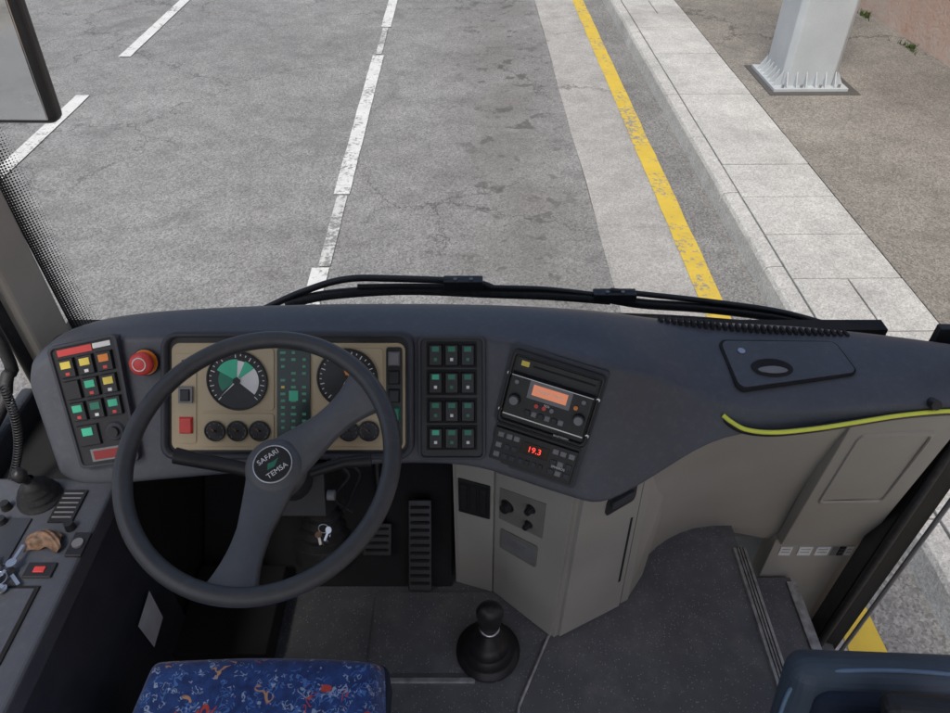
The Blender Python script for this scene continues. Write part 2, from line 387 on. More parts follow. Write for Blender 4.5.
# ------------------------------------------------------------ dashboard shell
dash=empty('bus_dashboard')
B=mm('-848,1032,1900 -819,1053,1925 -762,1078,1940 -651,1099,1950 -342,1115,1955 -108,1115,1955 10,1112,1955 126,1105,1955 214,1102,1950 284,1106,1940 348,1115,1920 459,1137,1890 734,1149,1870 954,1100,1870')
C=mm('-844,1004,1895 -823,1033,1920 -757,1056,1940 -638,1062,1950 -333,1065,1955 -104,1062,1955 19,1053,1955 160,1038,1950 246,1003,1945 323,992,1930 405,984,1880 463,982,1855 611,965,1850 908,997,1850')
D=mm('-850,986,1860 -815,1015,1910 -747,1034,1941 -630,1037,1946 -329,1040,1953 -103,1040,1951 28,1036,1945 161,993,1954 254,960,1944 334,976,1900 418,964,1860 475,962,1830 614,946,1830 916,981,1830')
E=mm('-812,903,1719 -779,892,1701 -732,890,1698 -618,896,1708 -340,909,1729 -107,915,1740 14,911,1733 107,885,1707 201,854,1700 247,847,1685 365,895,1740 472,938,1800 616,938,1805 923,979,1810')
for L,q in ((B,(1.17,1.05,1.865)),(C,(1.15,.99,1.85)),(D,(1.15,.975,1.83)),(E,(1.15,.975,1.81))): L.append(V(q))
P=Part('shell',dash)
rowA2=[V((b.x*1.02,b.y+(.30 if b.x<.9 else .2),b.z-.26)) for b in B]
rowA1=[V((b.x*1.01,b.y+.07,b.z-.025)) for b in B]
rowA0=[V((b.x,b.y+.02,b.z-.002)) for b in B]
rowBC=[b.lerp(c,.5)+V((0,0,.003)) for b,c in zip(B,C)]
rowC0=[c.lerp(b,.12) for b,c in zip(B,C)]
rowC1=[c.lerp(d,.5)+V((0,-.003,.002)) for c,d in zip(C,D)]
rowD1=[d.lerp(e,.06) for d,e in zip(D,E)]
rowD2=[d.lerp(e,.5) for d,e in zip(D,E)]
rowE0=[d.lerp(e,.95) for d,e in zip(D,E)]
rowE1=[e+V((0,.012,-.012)) for e in E]
rowF=[e+V((0,.05,-.012)) for e in E]
rowG=[V((e.x,e.y+.2,e.z+.0)) for e in E]
rows=[rowA2,rowA1,rowA0,rowBC,rowC0,rowC1,D,rowD1,rowD2,rowE0,E,rowE1,rowF,rowG]
for r in rows:
    a=r[0]; r.insert(0,V((a.x-.012,a.y+.03,a.z-.012))); r.insert(0,V((a.x-.02,a.y+.09,a.z-.03)))
P.grid([list(reversed(r)) for r in rows],DASH)
P.done(sub=2)

PM=Panel((-.630,1.037,1.946),(.009,1.037,1.946),(.010,.917,1.743),(-.650,.917,1.743),(140,480),(340,460),h0=.004)
U_=.00192
P=Part('cluster_frame',dash)
PM.rplate(P,168,411,334,453,12,12,-.02,.004,BLK)
PM.rring(P,164,415,331,457,14,14,7,6,-.01,.016,.004,DASHD)
P.done()
P=Part('cluster_plate',dash)
PM.rplate(P,174,406,342,448,8,8,.004,.007,GOLD)
PM.rplate(P,202,276,347,408,4,4,.007,.0095,GOLD); PM.rplate(P,202,276,411,444,4,4,.007,.0095,GOLD)
PM.rplate(P,315,384,347,408,4,4,.007,.0095,GOLD); PM.rplate(P,315,384,411,444,4,4,.007,.0095,GOLD)
PM.rplate(P,279,312,346,444,4,4,.007,.011,LCD)
PM.rplate(P,178,199,352,441,3,3,.007,.009,GOLD); PM.rplate(P,387,403,346,444,3,3,.007,.010,BLK)
P.done(bevel=.0008)
P=Part('gauges',dash)
def gauge(a,b,r,wedge=None,needle=2.2,dark=BLK):
    M=PM.fr(a,b,.0095)
    P.cyl(M,(0,0,0),r,.004,dark,40); P.torus(M,r,.0022,BLK,40,8,(0,0,.004))
    for i in range(25):
        t=math.radians(-45+270*i/24); l=.14 if i%3==0 else .07
        c,s=math.cos(t),math.sin(t); w=r*.014; r0=r*(.93-l); r1=r*.93
        P.add([(c*r0-s*w,s*r0+c*w,.0045),(c*r0+s*w,s*r0-c*w,.0045),(c*r1+s*w,s*r1-c*w,.0045),(c*r1-s*w,s*r1+c*w,.0045)],[(0,1,2,3)],WHT,M)
    if wedge:
        for (a0,a1,rr,m_,z) in wedge:
            N=14; vs=[(0,0,z)]+[(rr*r*math.cos(math.radians(a0+(a1-a0)*i/N)),rr*r*math.sin(math.radians(a0+(a1-a0)*i/N)),z) for i in range(N+1)]
            P.add(vs,[(0,i,i+1) for i in range(1,N+1)],m_,M)
    c,s=math.cos(needle),math.sin(needle); w=r*.03
    P.add([(-c*r*.15-s*w,-s*r*.15+c*w,.007),(-c*r*.15+s*w,-s*r*.15-c*w,.007),(c*r*.8,s*r*.8,.007)],[(0,1,2)],WHT if wedge else ORG,M)
    P.cyl(M,(0,0,.005),r*.12,.004,BLK,16)
gauge(240,378,29*U_,[(-40,35,.74,WHT,.0048),(35,65,.74,GRN,.0052),(65,85,.70,WHT,.0048),(85,150,.74,GRN,.0052),(150,215,.62,GRND,.0048)],3.9)
gauge(349,376,29*U_,[(60,110,.6,ORG,.005)],4.2)
for a in (218,240,262): gauge(a,428,9.5*U_,None,2.4)
for a in (330,350,370): gauge(a,428,9.5*U_,None,2.4)
rs=random.Random(8)
for i in range(14):
    for j in range(3):
        if rs.random()<.85:
            a=285+j*10.5; b=351+i*6.7; w=rs.uniform(1.4,2.8); PM.box(P,a-w,a+w,b-1.3,b+1.2,.011,.0114,LCDG if rs.random()<.93 else YEL)
PM.box(P,291,300,388,398,.011,.0115,GRN)
P.done()
P=Part('cluster_switches',dash)
PM.box(P,182,196,384,400,.009,.015,GRY); PM.box(P,184,194,386,398,.015,.018,BLK,1); PM.box(P,182,196,414,431,.009,.015,RED,1.5); PM.box(P,185,193,358,368,.009,.013,BLK)
for b in (350,368,386,404,424): PM.box(P,389,401,b,b+14,.010,.016,GRND if b>400 else GRY if b<360 else BLK,1.5)
P.done(bevel=.0008)
P=Part('rocker_block',dash)
PM.rplate(P,421,483,338,455,4,4,-.02,.005,BLK); PM.rring(P,418,486,335,458,6,6,4,3.5,.0,.010,.005,DASHD)
for g0,rws in ((342,2),(397,2)):
    for k in range(rws):
        b0=g0+k*27
        PM.box(P,427,477,b0-1,b0+24,.005,.0065,BLKM)
        for j in range(3):
            a0=429+j*16; PM.box(P,a0,a0+14,b0+1,b0+22,.0065,.012,BLK,1.2)
            PM.box(P,a0+3.5,a0+10.5,b0+3,b0+8,.012,.0127,[GRN,GRND,GRND,GRN,GRND][(j*2+k*3+g0)%5])
            PM.box(P,a0+5.5,a0+8.5,b0+14,b0+17,.012,.0124,WHT if (j+k)%2 else GRND)
P.done(bevel=.0007)
PL=Panel((-.792,1.027,1.930),(-.673,1.040,1.951),(-.649,.922,1.752),(-.753,.914,1.738),(0,3),(0,6),h0=.009)
P=Part('left_switch_block',dash)
PL.rplate(P,-.08,3.08,-.12,6.12,.2,.2,-.03,.003,BLK)
PL.rring(P,-.18,3.18,-.22,6.22,.3,.3,.2,.2,-.004,.007,.002,DASHD)
PL.box(P,.25,1.9,.05,.38,.003,.0045,RED); PL.box(P,1.95,2.8,.05,.3,.003,.0045,WHT)
for k in range(3):
    for j in range(3):
        a0=.18+j*.92; b0=.5+k*1.12
        PL.box(P,a0,a0+.8,b0,b0+.98,.003,.010,BLK,.05)
        if k==1 and j==0: continue
        PL.box(P,a0+.16,a0+.64,b0+.15,b0+.50,.010,.0113,[[YEL,YEL,ORG],[YEL,GRN,YEL],[GRN,GRND,GRN]][k][j])
        PL.box(P,a0+.3,a0+.5,b0+.7,b0+.85,.010,.0106,WHT if (j+k)%2 else RED)
PL.box(P,.2,1.35,3.95,5.05,.003,.009,BLK,.05); PL.box(P,.5,1.05,4.1,4.5,.009,.0105,GRN)
M=PL.fr(2.15,4.5,.003); P.cyl(M,(0,0,0),.019,.005,DASHD,24,.016); P.cyl(M,(0,0,.005),.010,.008,BLK,20)
PL.box(P,.6,2.4,5.25,5.9,.003,.006,GRY); PL.box(P,.75,2.25,5.35,5.8,.006,.0068,DKR)
P.done(bevel=.0008)
P=Part('emergency_button',dash); M=PM.fr(147,361,.0)
P.lathe(M,[(0,.030),(.012,.029),(.019,.027),(.022,.022),(.022,.016),(.013,.012),(.013,0)],RED); P.cyl(M,(0,0,0),.024,.005,ORG,32); P.torus(M,.024,.002,BLK,32,6,(0,0,.003))
P.torus(M,.012,.0012,WHT,24,6,(0,0,.0295))
P.done()
PR=Panel((.074,1.016,1.951),(.248,.956,1.931),(.191,.863,1.713),(.020,.923,1.731),(0,100),(0,100),h0=.004)
P=Part('radio_surround',dash)
PR.rplate(P,-3,98,-2,97,4,4,-.03,.002,DASHD)
PR.rplate(P,3,94,3,59,3,3,-.01,.006,BLK); PR.rring(P,1,96,1,61,4,4,4,4,.0,.013,.005,BLK)
PR.rplate(P,1,94,63,95,3,3,.0,.004,BLK)
P.done()
rad=empty('car_radio'); P=Part('radio_body',rad)
PR.box(P,6,91,18,54,.006,.019,BLK,.8)
PR.box(P,8,90,6,15,.006,.009,BLK); PR.box(P,12,20,8,12,.009,.0095,YEL); PR.box(P,24,88,9.5,11,.009,.0094,BLKM)
PR.box(P,30,66,22,31,.019,.0202,RADL,.5); PR.box(P,26,70,19.5,34,.0188,.0196,GRY)
for i in range(6): PR.box(P,28+i*7,33.5+i*7,43,47.5,.019,.0215,GRY if i%2 else BLK,.4)
PR.box(P,6.5,90.5,50.5,51.5,.019,.0205,SIL); PR.box(P,6.5,90.5,19,19.6,.019,.0202,SIL)
for a in (15,82):
    M=PR.fr(a,38,.019); P.cyl(M,(0,0,0),.0115,.010,BLK,24,.0105); P.cyl(M,(0,0,.010),.008,.002,GRY,24)
for a,b,m_ in ((13,24,GRY),(82,24,GRY),(38,38,RED),(46,38,RED),(54,38,GRY),(76,30,ORG)):
    M=PR.fr(a,b,.019); P.cyl(M,(0,0,0),.004,.0035,m_,16)
for a,b in ((2.5,20),(94.5,20),(2.5,50),(94.5,50)):
    M=PR.fr(a,b,.010); P.cyl(M,(0,0,0),.0035,.003,SIL,12)
P.done(bevel=.0008)
text('radio_text',PR.fr(48,26.3,.0203),'RADIO 104.5',.009,WHT,rad)
text('radio_label',PR.fr(48,36,.0193),'RDS',.006,WHT,rad)
clm=empty('climate_control_unit'); P=Part('unit_body',clm)
PR.box(P,3,92,65,93,.004,.010,BLK,.6)
PR.box(P,33,63,70,80,.010,.011,LCDB)
for i in range(6):
    for b in (68,77,85):
        a0=(7,16,24,66,74,83)[i]
        PR.box(P,a0,a0+6.5,b,b+4.5,.010,.0122,GRY if (i*b)%4==0 else DASHD,.3)
for i in range(4): PR.box(P,34+i*7.2,39+i*7.2,84.5,89,.010,.0122,BLK if i%2 else DASHD,.3)
P.done(bevel=.0006)
text('display_digits',PR.fr(48,75.2,.0112),'19.3',.016,REDG,clm)
text('brand_label',PR.fr(70,57.0,.0145),'BLUETOOTH',.005,WHT,clm)
text('unit_label',PR.fr(76,82.8,.0103),'SPHEROS',.0065,WHT,clm)
# lid on deck
P=Part('deck_lid',dash)
PLd=Panel((.492,1.105,1.8875),(.730,1.118,1.8745),(.745,1.035,1.8665),(.505,.990,1.8665),(0,10),(0,10),h0=-.0035)
PLd.rplate(P,-.18,10.18,-.4,10.4,.7,1.7,-.02,.0020,BLKM)
PLd.rplate(P,0,10,0,10,.6,1.5,-.02,.0042,DASH)
P.done()
P=Part('lid_handle',dash)
Md=frame(PLd.pt(3.3,6.6,.0042),V((1,.02,-.04)),V((0,1,.12)))
P.lathe(Md@Matrix.Diagonal((1.7,.95,1,1)),[(0,.0008),(.0185,.0008),(.0205,.0028),(.0235,.0024),(.0245,0)],BLKM,40)
P.lathe(Md@Matrix.Translation((0,-.006,0))@Matrix.Diagonal((1.8,.55,1,1)),[(0,.0055),(.012,.005),(.0165,.001)],GRY,40)
P.cyl(frame(PLd.pt(1.4,2.4,.0042),V((1,.02,-.04)),V((0,1,.12))),(0,0,0),.0075,.002,SIL,16)
P.done()
P=Part('yellow_piping',dash)
pp=mm('471,957,1832 485,944,1827 510,928,1823 560,922,1822 640,930,1824 720,944,1826 820,962,1828 930,972,1829 1130,970,1829')
cpp=catmull(pp,8)
P.tube([q+V((0,-.004,-.002)) for q in cpp],.0042,PIPE)
P.tube([q+V((0,.004,-.011)) for q in cpp],.0080,BLK)  # black tube stands in for the shadow under the deck edge
P.done()
P=Part('deck_knob',dash); P.cyl(frame((.875,.985,1.835),(1,0,0),(0,.5,1)),(0,0,-.005),.010,.03,BLK,16); P.done(bevel=.002)
P=Part('vent_row',dash)
for i in range(30):
    x=.38+i*.0135; z=1.915-(x-.35)*.10 if x<.5 else 1.896-(x-.5)*.08
    P.box(frame((x,1.155,z-.013),(1,0,-.05),(0,1,-.15)),(0,0,0),(.006,.020,.014),BLKM)
P.done()

# ------------------------------------------------------------ lower interior
con=empty('lower_console')
P=Part('console_body',con)
top=[(-.05,1.05,1.66),(.045,1.022,1.66),(.203,.888,1.685),(.368,.972,1.725),(.46,1.06,1.72)]
bot=[(-.05,1.05,1.10),(.05,1.022,1.10),(.197,.894,1.10),(.395,.996,1.10),(.45,1.07,1.10)]
P.add([V(q) for r in (top,bot) for q in r],[(i+1,i,5+i,5+i+1) for i in range(4)],BEI)
P.done()
PA=Panel((.049,1.020,1.575),(.203,.885,1.66),(.197,.892,1.105),(.050,1.022,1.105),(0,10),(0,10),h0=.001)
P=Part('console_front',con)
PA.box(P,.15,9.7,-.3,9.9,-.02,.006,BEI)
for a,b,r in ((1.9,1.75,.013),(5.0,1.3,.009),(4.9,2.4,.008)):
    M=PA.fr(a,b,.006); P.cyl(M,(0,0,0),r*1.35,.003,BLK,24); P.cyl(M,(0,0,.003),r,.015,BLK,20,r*.8)
M=PA.fr(5,1.3,.02); P.box(M,(0,0,0),(.003,.014,.004),GRN)
PA.box(P,.7,6.8,.65,3.0,.006,.0072,BEID)
PA.rplate(P,1.0,6.4,3.7,5.3,.3,.2,.006,.0085,BEID); PA.rplate(P,1.4,6.0,3.9,5.1,.3,.2,.0085,.0092,GRY)
P.done(bevel=.002,seg=2)
text('console_plate',PA.fr(3.7,4.4,.0095),'AUX  24V\nSAFETY',.012,BEID,con)
PB=Panel((.205,.886,1.655),(.368,.970,1.70),(.395,.994,1.105),(.199,.893,1.105),(0,10),(0,10),h0=.001)
P=Part('console_door',con)
PB.box(P,.4,8.6,-.2,9.9,-.02,.007,BEI); PB.box(P,8.9,10.0,-.2,9.9,-.02,.003,BEI)
PB.rplate(P,3.7,7.6,.75,1.75,.4,.3,.007,.011,BLK); PB.rplate(P,4.2,7.1,.95,1.35,.3,.15,.011,.017,DASHD)
PB.box(P,7.7,8.0,3.0,7.6,.007,.0082,BLKM)
P.done(bevel=.002,seg=2)
P=Part('fuse_panel',con)
PC=Panel((-.045,1.05,1.60),(.045,1.02,1.60),(.048,1.02,1.10),(-.045,1.05,1.10),(0,10),(0,10),h0=.001)
PC.box(P,.2,9.8,0,9.9,-.02,.004,BEI)
PC.box(P,1,9,1.2,3.6,.004,.009,BLK)
for i in range(3): PC.box(P,1.6+i*2.4,3.4+i*2.4,1.5,3.3,.009,.013,BLKM,.2)
P.done(bevel=.002)
fas=empty('front_fascia')
T=[V(q) for q in ((.350,.955,1.735),(.42,.95,1.785),(.475,.955,1.805),(.55,.955,1.815),(.62,.955,1.815),(.742,.975,1.815),(.80,.99,1.815))]
Bm=[V(q) for q in ((.41,1.025,1.09),(.455,1.11,1.09),(.505,1.165,1.09),(.58,1.21,1.09),(.66,1.238,1.09),(.885,1.262,.98),(.96,1.265,.98))]
P=Part('fascia_panel',fas)
rows=[]
for k in range(9):
    s_=k/8; rows.append([t.lerp(b_,s_)+V((0,.018*math.sin(math.pi*s_),0)) for t,b_ in zip(T,Bm)])
P.grid([list(reversed(r)) for r in rows],BEI); P.done(sub=1)
PD=Panel((.748,.985,1.81),(.985,1.0,1.81),(1.135,1.222,1.02),(.893,1.222,1.02),(0,10),(0,10),h0=0)
P=Part('door_side_panel',fas)
PD.box(P,0,10,0,10,-.03,.004,BEI)
PD.rring(P,1.2,8.2,1.2,6.0,.5,.4,.3,.25,.003,.0075,.0035,BEI)
P.box(None,(1.01,1.26,.75),(.26,.06,.56),BEI)
P.box(None,(.95,1.31,1.3),(.5,.03,.7),BEID)
P.done(bevel=.003,seg=2)
P=Part('warning_labels',fas)
for x0,x1,m_,z in ((.905,.940,WHT,.985),(.960,1.0,WHT,.985),(1.012,1.052,WHT,.985),(1.06,1.075,GRY,.985),(1.079,1.097,BLK,.985),(1.101,1.12,WHT,.985)):
    P.box(None,((x0+x1)/2,1.2285,z-.01),(x1-x0,.002,.042),m_)
    for k in range(2): P.box(None,((x0+x1)/2,1.227,z+.000-k*.014),((x1-x0)*.7,.001,.0015),GRY)
P.done()
fl=empty('bus_floor')
P=Part('cab_floor',fl)
P.box(None,(-.12,-.26,1.07),(1.71,3.28,.06),FLR); P.done(bevel=.004)
P=Part('tunnel_cover',fl)
P.box(None,(-.12,.783,1.103),(.24,.014,.008),ALU)
P.tube([(.092,.60,1.103),(.10,.72,1.103),(.188,.905,1.103)],.005,ALU,6)
P.done(bevel=.002)
P=Part('floor_mat_raised',fl)
P.add([(-.26,.80,1.105),(.088,.80,1.105),(.185,.90,1.105),(.05,1.015,1.105),(-.26,1.015,1.105)],[(0,1,2,3,4)],FLR); P.done()
P=Part('footwell',fl)
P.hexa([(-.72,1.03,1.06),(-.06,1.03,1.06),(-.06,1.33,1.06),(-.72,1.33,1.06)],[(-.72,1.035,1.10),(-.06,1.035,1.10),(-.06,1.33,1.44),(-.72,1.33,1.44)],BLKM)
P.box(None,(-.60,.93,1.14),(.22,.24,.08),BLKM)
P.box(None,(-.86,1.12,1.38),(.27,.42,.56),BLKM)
P.done(bevel=.004)
st=empty('entrance_steps')
P=Part('treads',st)
P.box(None,(.84,.5,.82),(.26,1.44,.06),FLR); P.box(None,(1.05,.5,.57),(.20,1.44,.06),FLR)
P.box(None,(.722,.5,.95),(.03,1.44,.29),BLK); P.box(None,(.955,.5,.70),(.02,1.44,.25),BLK); P.box(None,(1.155,.4,.46),(.02,1.4,.26),BLK)
P.done(bevel=.003)
P=Part('nosings',st)
P.box(None,(.732,.5,1.104),(.035,1.30,.010),ALU); P.box(None,(.965,.5,.853),(.03,1.40,.010),ALU)
for i in range(3): P.box(None,(.724+.008*i,.5,1.1105),(.002,1.30,.003),BLK)
P.box(None,(.755,.5,1.06),(.008,1.3,.05),BLK)
P.done(bevel=.001)
bh=Part('bulkhead'); bh.box(None,(0,1.37,1.3),(2.0,.04,.84),BLKM); bh.done()
lc=empty('side_console')
P=Part('console_top',lc)
P.box(None,(-.825,.45,1.675),(.245,.92,.05),DASH)
P.box(None,(-.81,.45,1.38),(.205,.92,.55),DASHD)
P.done(bevel=.008,seg=3)
P=Part('parking_brake',lc); M=ident((-.832,.858,1.70))
P.lathe(M,[(.040,0),(.040,.006),(.032,.012),(.036,.018),(.026,.024),(.030,.030),(.019,.036),(.022,.041),(.012,.048),(.009,.06)],RUB)
P.tube([(-.832,.858,1.75),(-.832,.845,1.775)],.008,BLK); P.lathe(ident((-.832,.845,1.768)),[(0,.030),(.010,.027),(.014,.016),(.010,.004),(0,0)],BLK)
P.box(None,(-.77,.838,1.7025),(.045,.075,.004),BLK)
for k in range(6): P.box(None,(-.77,.866-k*.011,1.705),(.036,.003,.001),GRY)
P.done()
P=Part('console_details',lc)
P.box(None,(-.714,.752,1.703),(.030,.05,.006),BLK); P.cyl(ident((-.714,.752,1.706)),(0,0,0),.010,.004,GRY,20)
P.box(None,(-.82,.60,1.7015),(.15,.14,.004),BLKM); P.box(None,(-.82,.60,1.7035),(.138,.128,.003),DASH)
P.box(None,(-.86,.76,1.702),(.07,.10,.004),DASHD)
for x,y_ in ((-.885,.835),(-.875,.80),(-.745,.79)): P.cyl(ident((x,y_,1.70)),(0,0,0),.010,.016,BLK,16,.008)
P.box(None,(-.76,.70,1.7025),(.05,.03,.004),BLK); P.box(None,(-.76,.70,1.705),(.02,.012,.003),RED)
P.done(bevel=.002)
P=Part('leather_pouch')
rows=[]
for i in range(15):
    t=i/14; rows.append([V((-.805+.062*t+.004*math.sin(7*j),.742+.012*math.sin(t*3)+.036*(j/8)-.01,1.703+.022*math.sin(math.pi*j/8)*(.5+.5*math.sin(math.pi*t))+.005*math.sin(13*t+2*j))) for j in range(9)])
P.grid(rows,BRN); P.done(sub=1,solid=.002)
P=Part('key_bunch')
for i in range(8):
    a=random.uniform(0,6.28); M=Matrix.Translation(V((-.815+random.uniform(-.015,.015),.675+random.uniform(-.03,.03),1.708+i*.0022)))@Matrix.Rotation(a,4,'Z')
    P.box(M,(.022,0,0),(.03,.006,.0016),SIL); P.cyl(M,(0,0,0),.009,.0016,SIL if i%3 else BLK,16)
P.torus(ident((-.815,.675,1.715)),.014,.0012,SIL,24,6)
P.done()
P=Part('coiled_cord'); pts=[]
for i in range(620):
    t=i/619; a=t*2*math.pi*34; x=-.905+.02*math.sin(t*3); yy=1.00-.10*t; z=1.86-.15*t
    pts.append((x+.0075*math.cos(a),yy+.0075*math.sin(a),z))
P.tube(pts,.0018,BLK,5); P.done()

bd=empty('bus_body')
P=Part('left_pillar',bd)
P.hexa([(-1.0,1.17,1.2),(-.935,1.17,1.2),(-.90,1.25,1.2),(-1.0,1.29,1.2)],[(-1.0,1.15,3.1),(-.935,1.15,3.1),(-.90,1.23,3.1),(-1.0,1.27,3.1)],BEI)
P.box(None,(-.965,1.155,2.2),(.02,.03,1.8),RUB)
P.box(None,(-1.01,-.2,1.35),(.04,3.1,.5),BEID)
P.box(None,(-.985,-.3,1.66),(.035,2.9,.12),DASHD)
P.done(bevel=.01,seg=3)
P=Part('window_frame',bd); P.tube(catmull([(-.985,-1.7,1.735),(-.985,.7,1.735),(-.982,.98,1.74),(-.975,1.09,1.79),(-.965,1.12,1.95),(-.965,1.10,3.1)],6),.013,RUB); P.done()
P=Part('unseen_roof',bd); P.box(None,(.1,-.42,3.17),(2.24,2.6,.06),CEIL)  # unseen roof added to shade the cab, front cut short to admit skylight
P.box(None,(-1.0,-.42,3.06),(.05,2.6,.16),CEIL); P.box(None,(1.2,-.9,3.06),(.05,1.6,.16),CEIL)
for yy in (-.5,-1.7): P.box(None,(-1.0,yy,2.3),(.05,.10,1.2),RUB)
P.done(bevel=.01)
def wl(y_off,z):
    return catmull([(-.93,1.275+y_off,z),(-.80,1.39+y_off,z),(-.45,1.455+y_off,z),(0,1.47+y_off,z),(.5,1.46+y_off,z),(.9,1.39+y_off,z),(1.10,1.27+y_off,z),(1.15,1.2+y_off,z)],5)
ws=empty('windscreen'); P=Part('glass',ws); r0=wl(0,1.66); r1=wl(-.10,3.08)
P.grid([r0,r1],GLS); P.done()
P=Part('gasket',ws); P.tube(wl(0,1.655),.022,RUB); P.tube(wl(-.10,3.09),.022,RUB); P.done()
me=bpy.data.meshes.new('frit_band'); 
a0,a1=V((-.905,1.262,1.66)),V((-.905,1.19,3.0)); b0,b1=V((-.865,1.325,1.66)),V((-.865,1.23,3.0))
me.from_pydata([a0,b0,b1,a1],[],[(0,1,2,3)]); uvl=me.uv_layers.new(name='UVMap')
for i,q in enumerate(((0,0),(1,0),(1,1),(0,1))): uvl.data[i].uv=q
me.materials.append(FRT); o=bpy.data.objects.new('frit_band',me); COL.objects.link(o); o.parent=ws
P=Part('front_panel',bd); r0=wl(.015,1.64); r1=wl(.05,.4); P.grid([r0,r1],STK); P.done()
P=Part('cowl',bd); P.grid([[V((q.x,1.12 if q.x<.9 else 1.1,1.60)) for q in wl(0,1.6)],[q for q in wl(0,1.63)]],BLKM); P.done()
P=Part('door_post',bd)
P.hexa([(1.10,1.15,.42),(1.165,1.13,.42),(1.165,1.20,.42),(1.10,1.21,.42)],[(1.10,1.10,3.1),(1.165,1.08,3.1),(1.165,1.15,3.1),(1.10,1.16,3.1)],BLK)
P.tube([(1.105,1.135,.42),(1.105,1.085,3.1)],.012,RUB); P.tube([(1.172,1.118,.42),(1.172,1.063,3.1)],.007,GRY)
P.box(None,(1.045,1.20,1.5),(.10,.02,.7),BLK)
P.done(bevel=.006)

wp=empty('windscreen_wiper')
P=Part('arms',wp)
P.tube(catmull(mm('-560,1490,1672 -451,1500,1722 -331,1503,1762 -200,1503,1764 -13,1500,1756 45,1500,1738')),.0095,BLK)
P.tube(catmull(mm('-490,1495,1690 -376,1500,1716 -180,1510,1724 39,1505,1718 200,1503,1712 351,1500,1700')),.014,RUB)
P.tube(catmull(mm('-300,1500,1742 -150,1500,1744 20,1500,1740 180,1503,1732 330,1500,1714')),.007,BLK)
P.tube(catmull(mm('330,1505,1706 433,1500,1688 600,1485,1684 784,1455,1676 946,1405,1664')),.014,BLK)
P.tube(catmull(mm('350,1505,1726 450,1500,1716 600,1485,1706 784,1455,1694 930,1405,1676')),.008,BLK)
P.box(None,(-.03,1.50,1.752),(.10,.03,.028),BLK); P.box(None,(.36,1.50,1.713),(.11,.03,.026),BLK)
for x in (-.05,-.01,.34,.38): P.cyl(ident((x,1.495,1.765 if x<.1 else 1.725)),(0,0,0),.005,.005,GRY,12)
P.done(bevel=.002)

mr=empty('wing_mirror')
Mm=frame((-1.195,1.80,2.275),(1,.03,-.02),(0,.06,1))
P=Part('housing',mr); P.box(Mm,(0,.0,-.035),(.232,.46,.06),BLK,1); P.done(bevel=.022,seg=4)
P=Part('mirror_glass',mr); P.box(Mm,(-.004,0.0,-.003),(.206,.43,.006),MIRG); P.done(bevel=.008,seg=3)
P=Part('mirror_arm',mr); P.tube([(-1.20,1.84,2.45),(-1.20,1.80,2.75),(-1.02,1.35,3.0)],.014,BLK); P.done()
im=Part('interior_mirror'); Mi=frame((.19,.99,2.603),(1,0,0),(0,.1,1))
im.box(Mi,(0,0,0),(.18,.094,.03),BLK); im.tube([(.19,1.0,2.64),(.19,1.36,3.07)],.01,BLK); im.done(bevel=.02,seg=4)

# ------------------------------------------------------------ steering wheel
sw=empty('steering_wheel')
e=math.radians(67)
MW=frame((-.345,.757,1.9325),(1,0,0),(0,math.sin(e),math.cos(e)))
P=Part('rim',sw); P.torus(MW,.213,.0150,WHL,96,16); P.done()
P=Part('spokes',sw)
hubz=-.045; HX=.014
MH=MW@Matrix.Translation((HX,0,0))
def spoke(ang,w0,w1,w2,reach):
    c=V((HX,0,0)); tip=V((reach*math.cos(ang),reach*math.sin(ang),0)); d=(tip-c); Lh=d.length; d.normalize()
    M=MW@frame(c,d,V((0,0,1)).cross(d)); rows=[]
    for k in range(15):
        t=k/14; x=.01+t*(Lh-.01); z=hubz+(t**1.7)*(-hubz-.004)
        w=w0+(w1-w0)*min(1,t/.5) if t<.62 else w1+(w2-w1)*((t-.62)/.38)**1.8
        th=.009
        rows.append([(x,-w/2,z-th),(x,-w/2*.98,z+.002),(x,-w/2*.88,z+.005),(x,0,z+.0065),(x,w/2*.88,z+.005),(x,w/2*.98,z+.002),(x,w/2,z-th),(x,0,z-th*1.2),(x,-w/2,z-th)])
    P.grid([list(reversed(r)) for r in rows],SPK,True,M)
spoke(math.radians(37),.088,.054,.096,.209)
spoke(math.radians(-95),.088,.054,.086,.209)
P.lathe(MH,[(.0,.0135),(.034,.0125),(.045,.008),(.05,-.002),(.048,-.03),(.035,-.05)],SPK,40,(0,0,hubz))
P.torus(MH,.0315,.0015,SIL,40,8,(0,0,hubz+.0135)); P.cyl(MH,(0,0,hubz+.011),.0305,.0035,BLK,40)
P.done()
MT=MH@Matrix.Rotation(math.radians(38),4,'Z')
text('emblem_text',MT@Matrix.Translation((0,.0145,hubz+.0148)),'SAFARI',.0125,WHT,sw)
text('emblem_text_b',MT@Matrix.Translation((0,-.0145,hubz+.0148)),'TEMSA',.0125,WHT,sw)
P=Part('emblem',sw); P.add([(-.012,-.004,hubz+.0148),(.0,-.006,hubz+.0148),(.014,.004,hubz+.0148),(.002,.003,hubz+.0148),(-.006,.005,hubz+.0148)],[(0,1,2,3,4)],GRND,MT); P.done()
P=Part('column',sw)
h=MH@V((0,0,hubz-.03)); d=(V((-.40,1.13,1.38))-h)
P.tube([h,h+d*.15],.045,BLK,20); P.tube([h+d*.12,h+d*.5],.038,BLK,20,.045); P.tube([h+d*.45,h+d],.028,BLKM,14)
Ms=frame(h+d*.36,(1,0,0),(0,.5,1)); P.box(Ms,(0.0,0,0),(.17,.13,.10),BLK,.8)
P.cyl(frame(h+d*.3+V((.070,-.03,-.01)),(0,1,.3),(0,-.3,1)),(0,0,0),.010,.014,GRY,16)
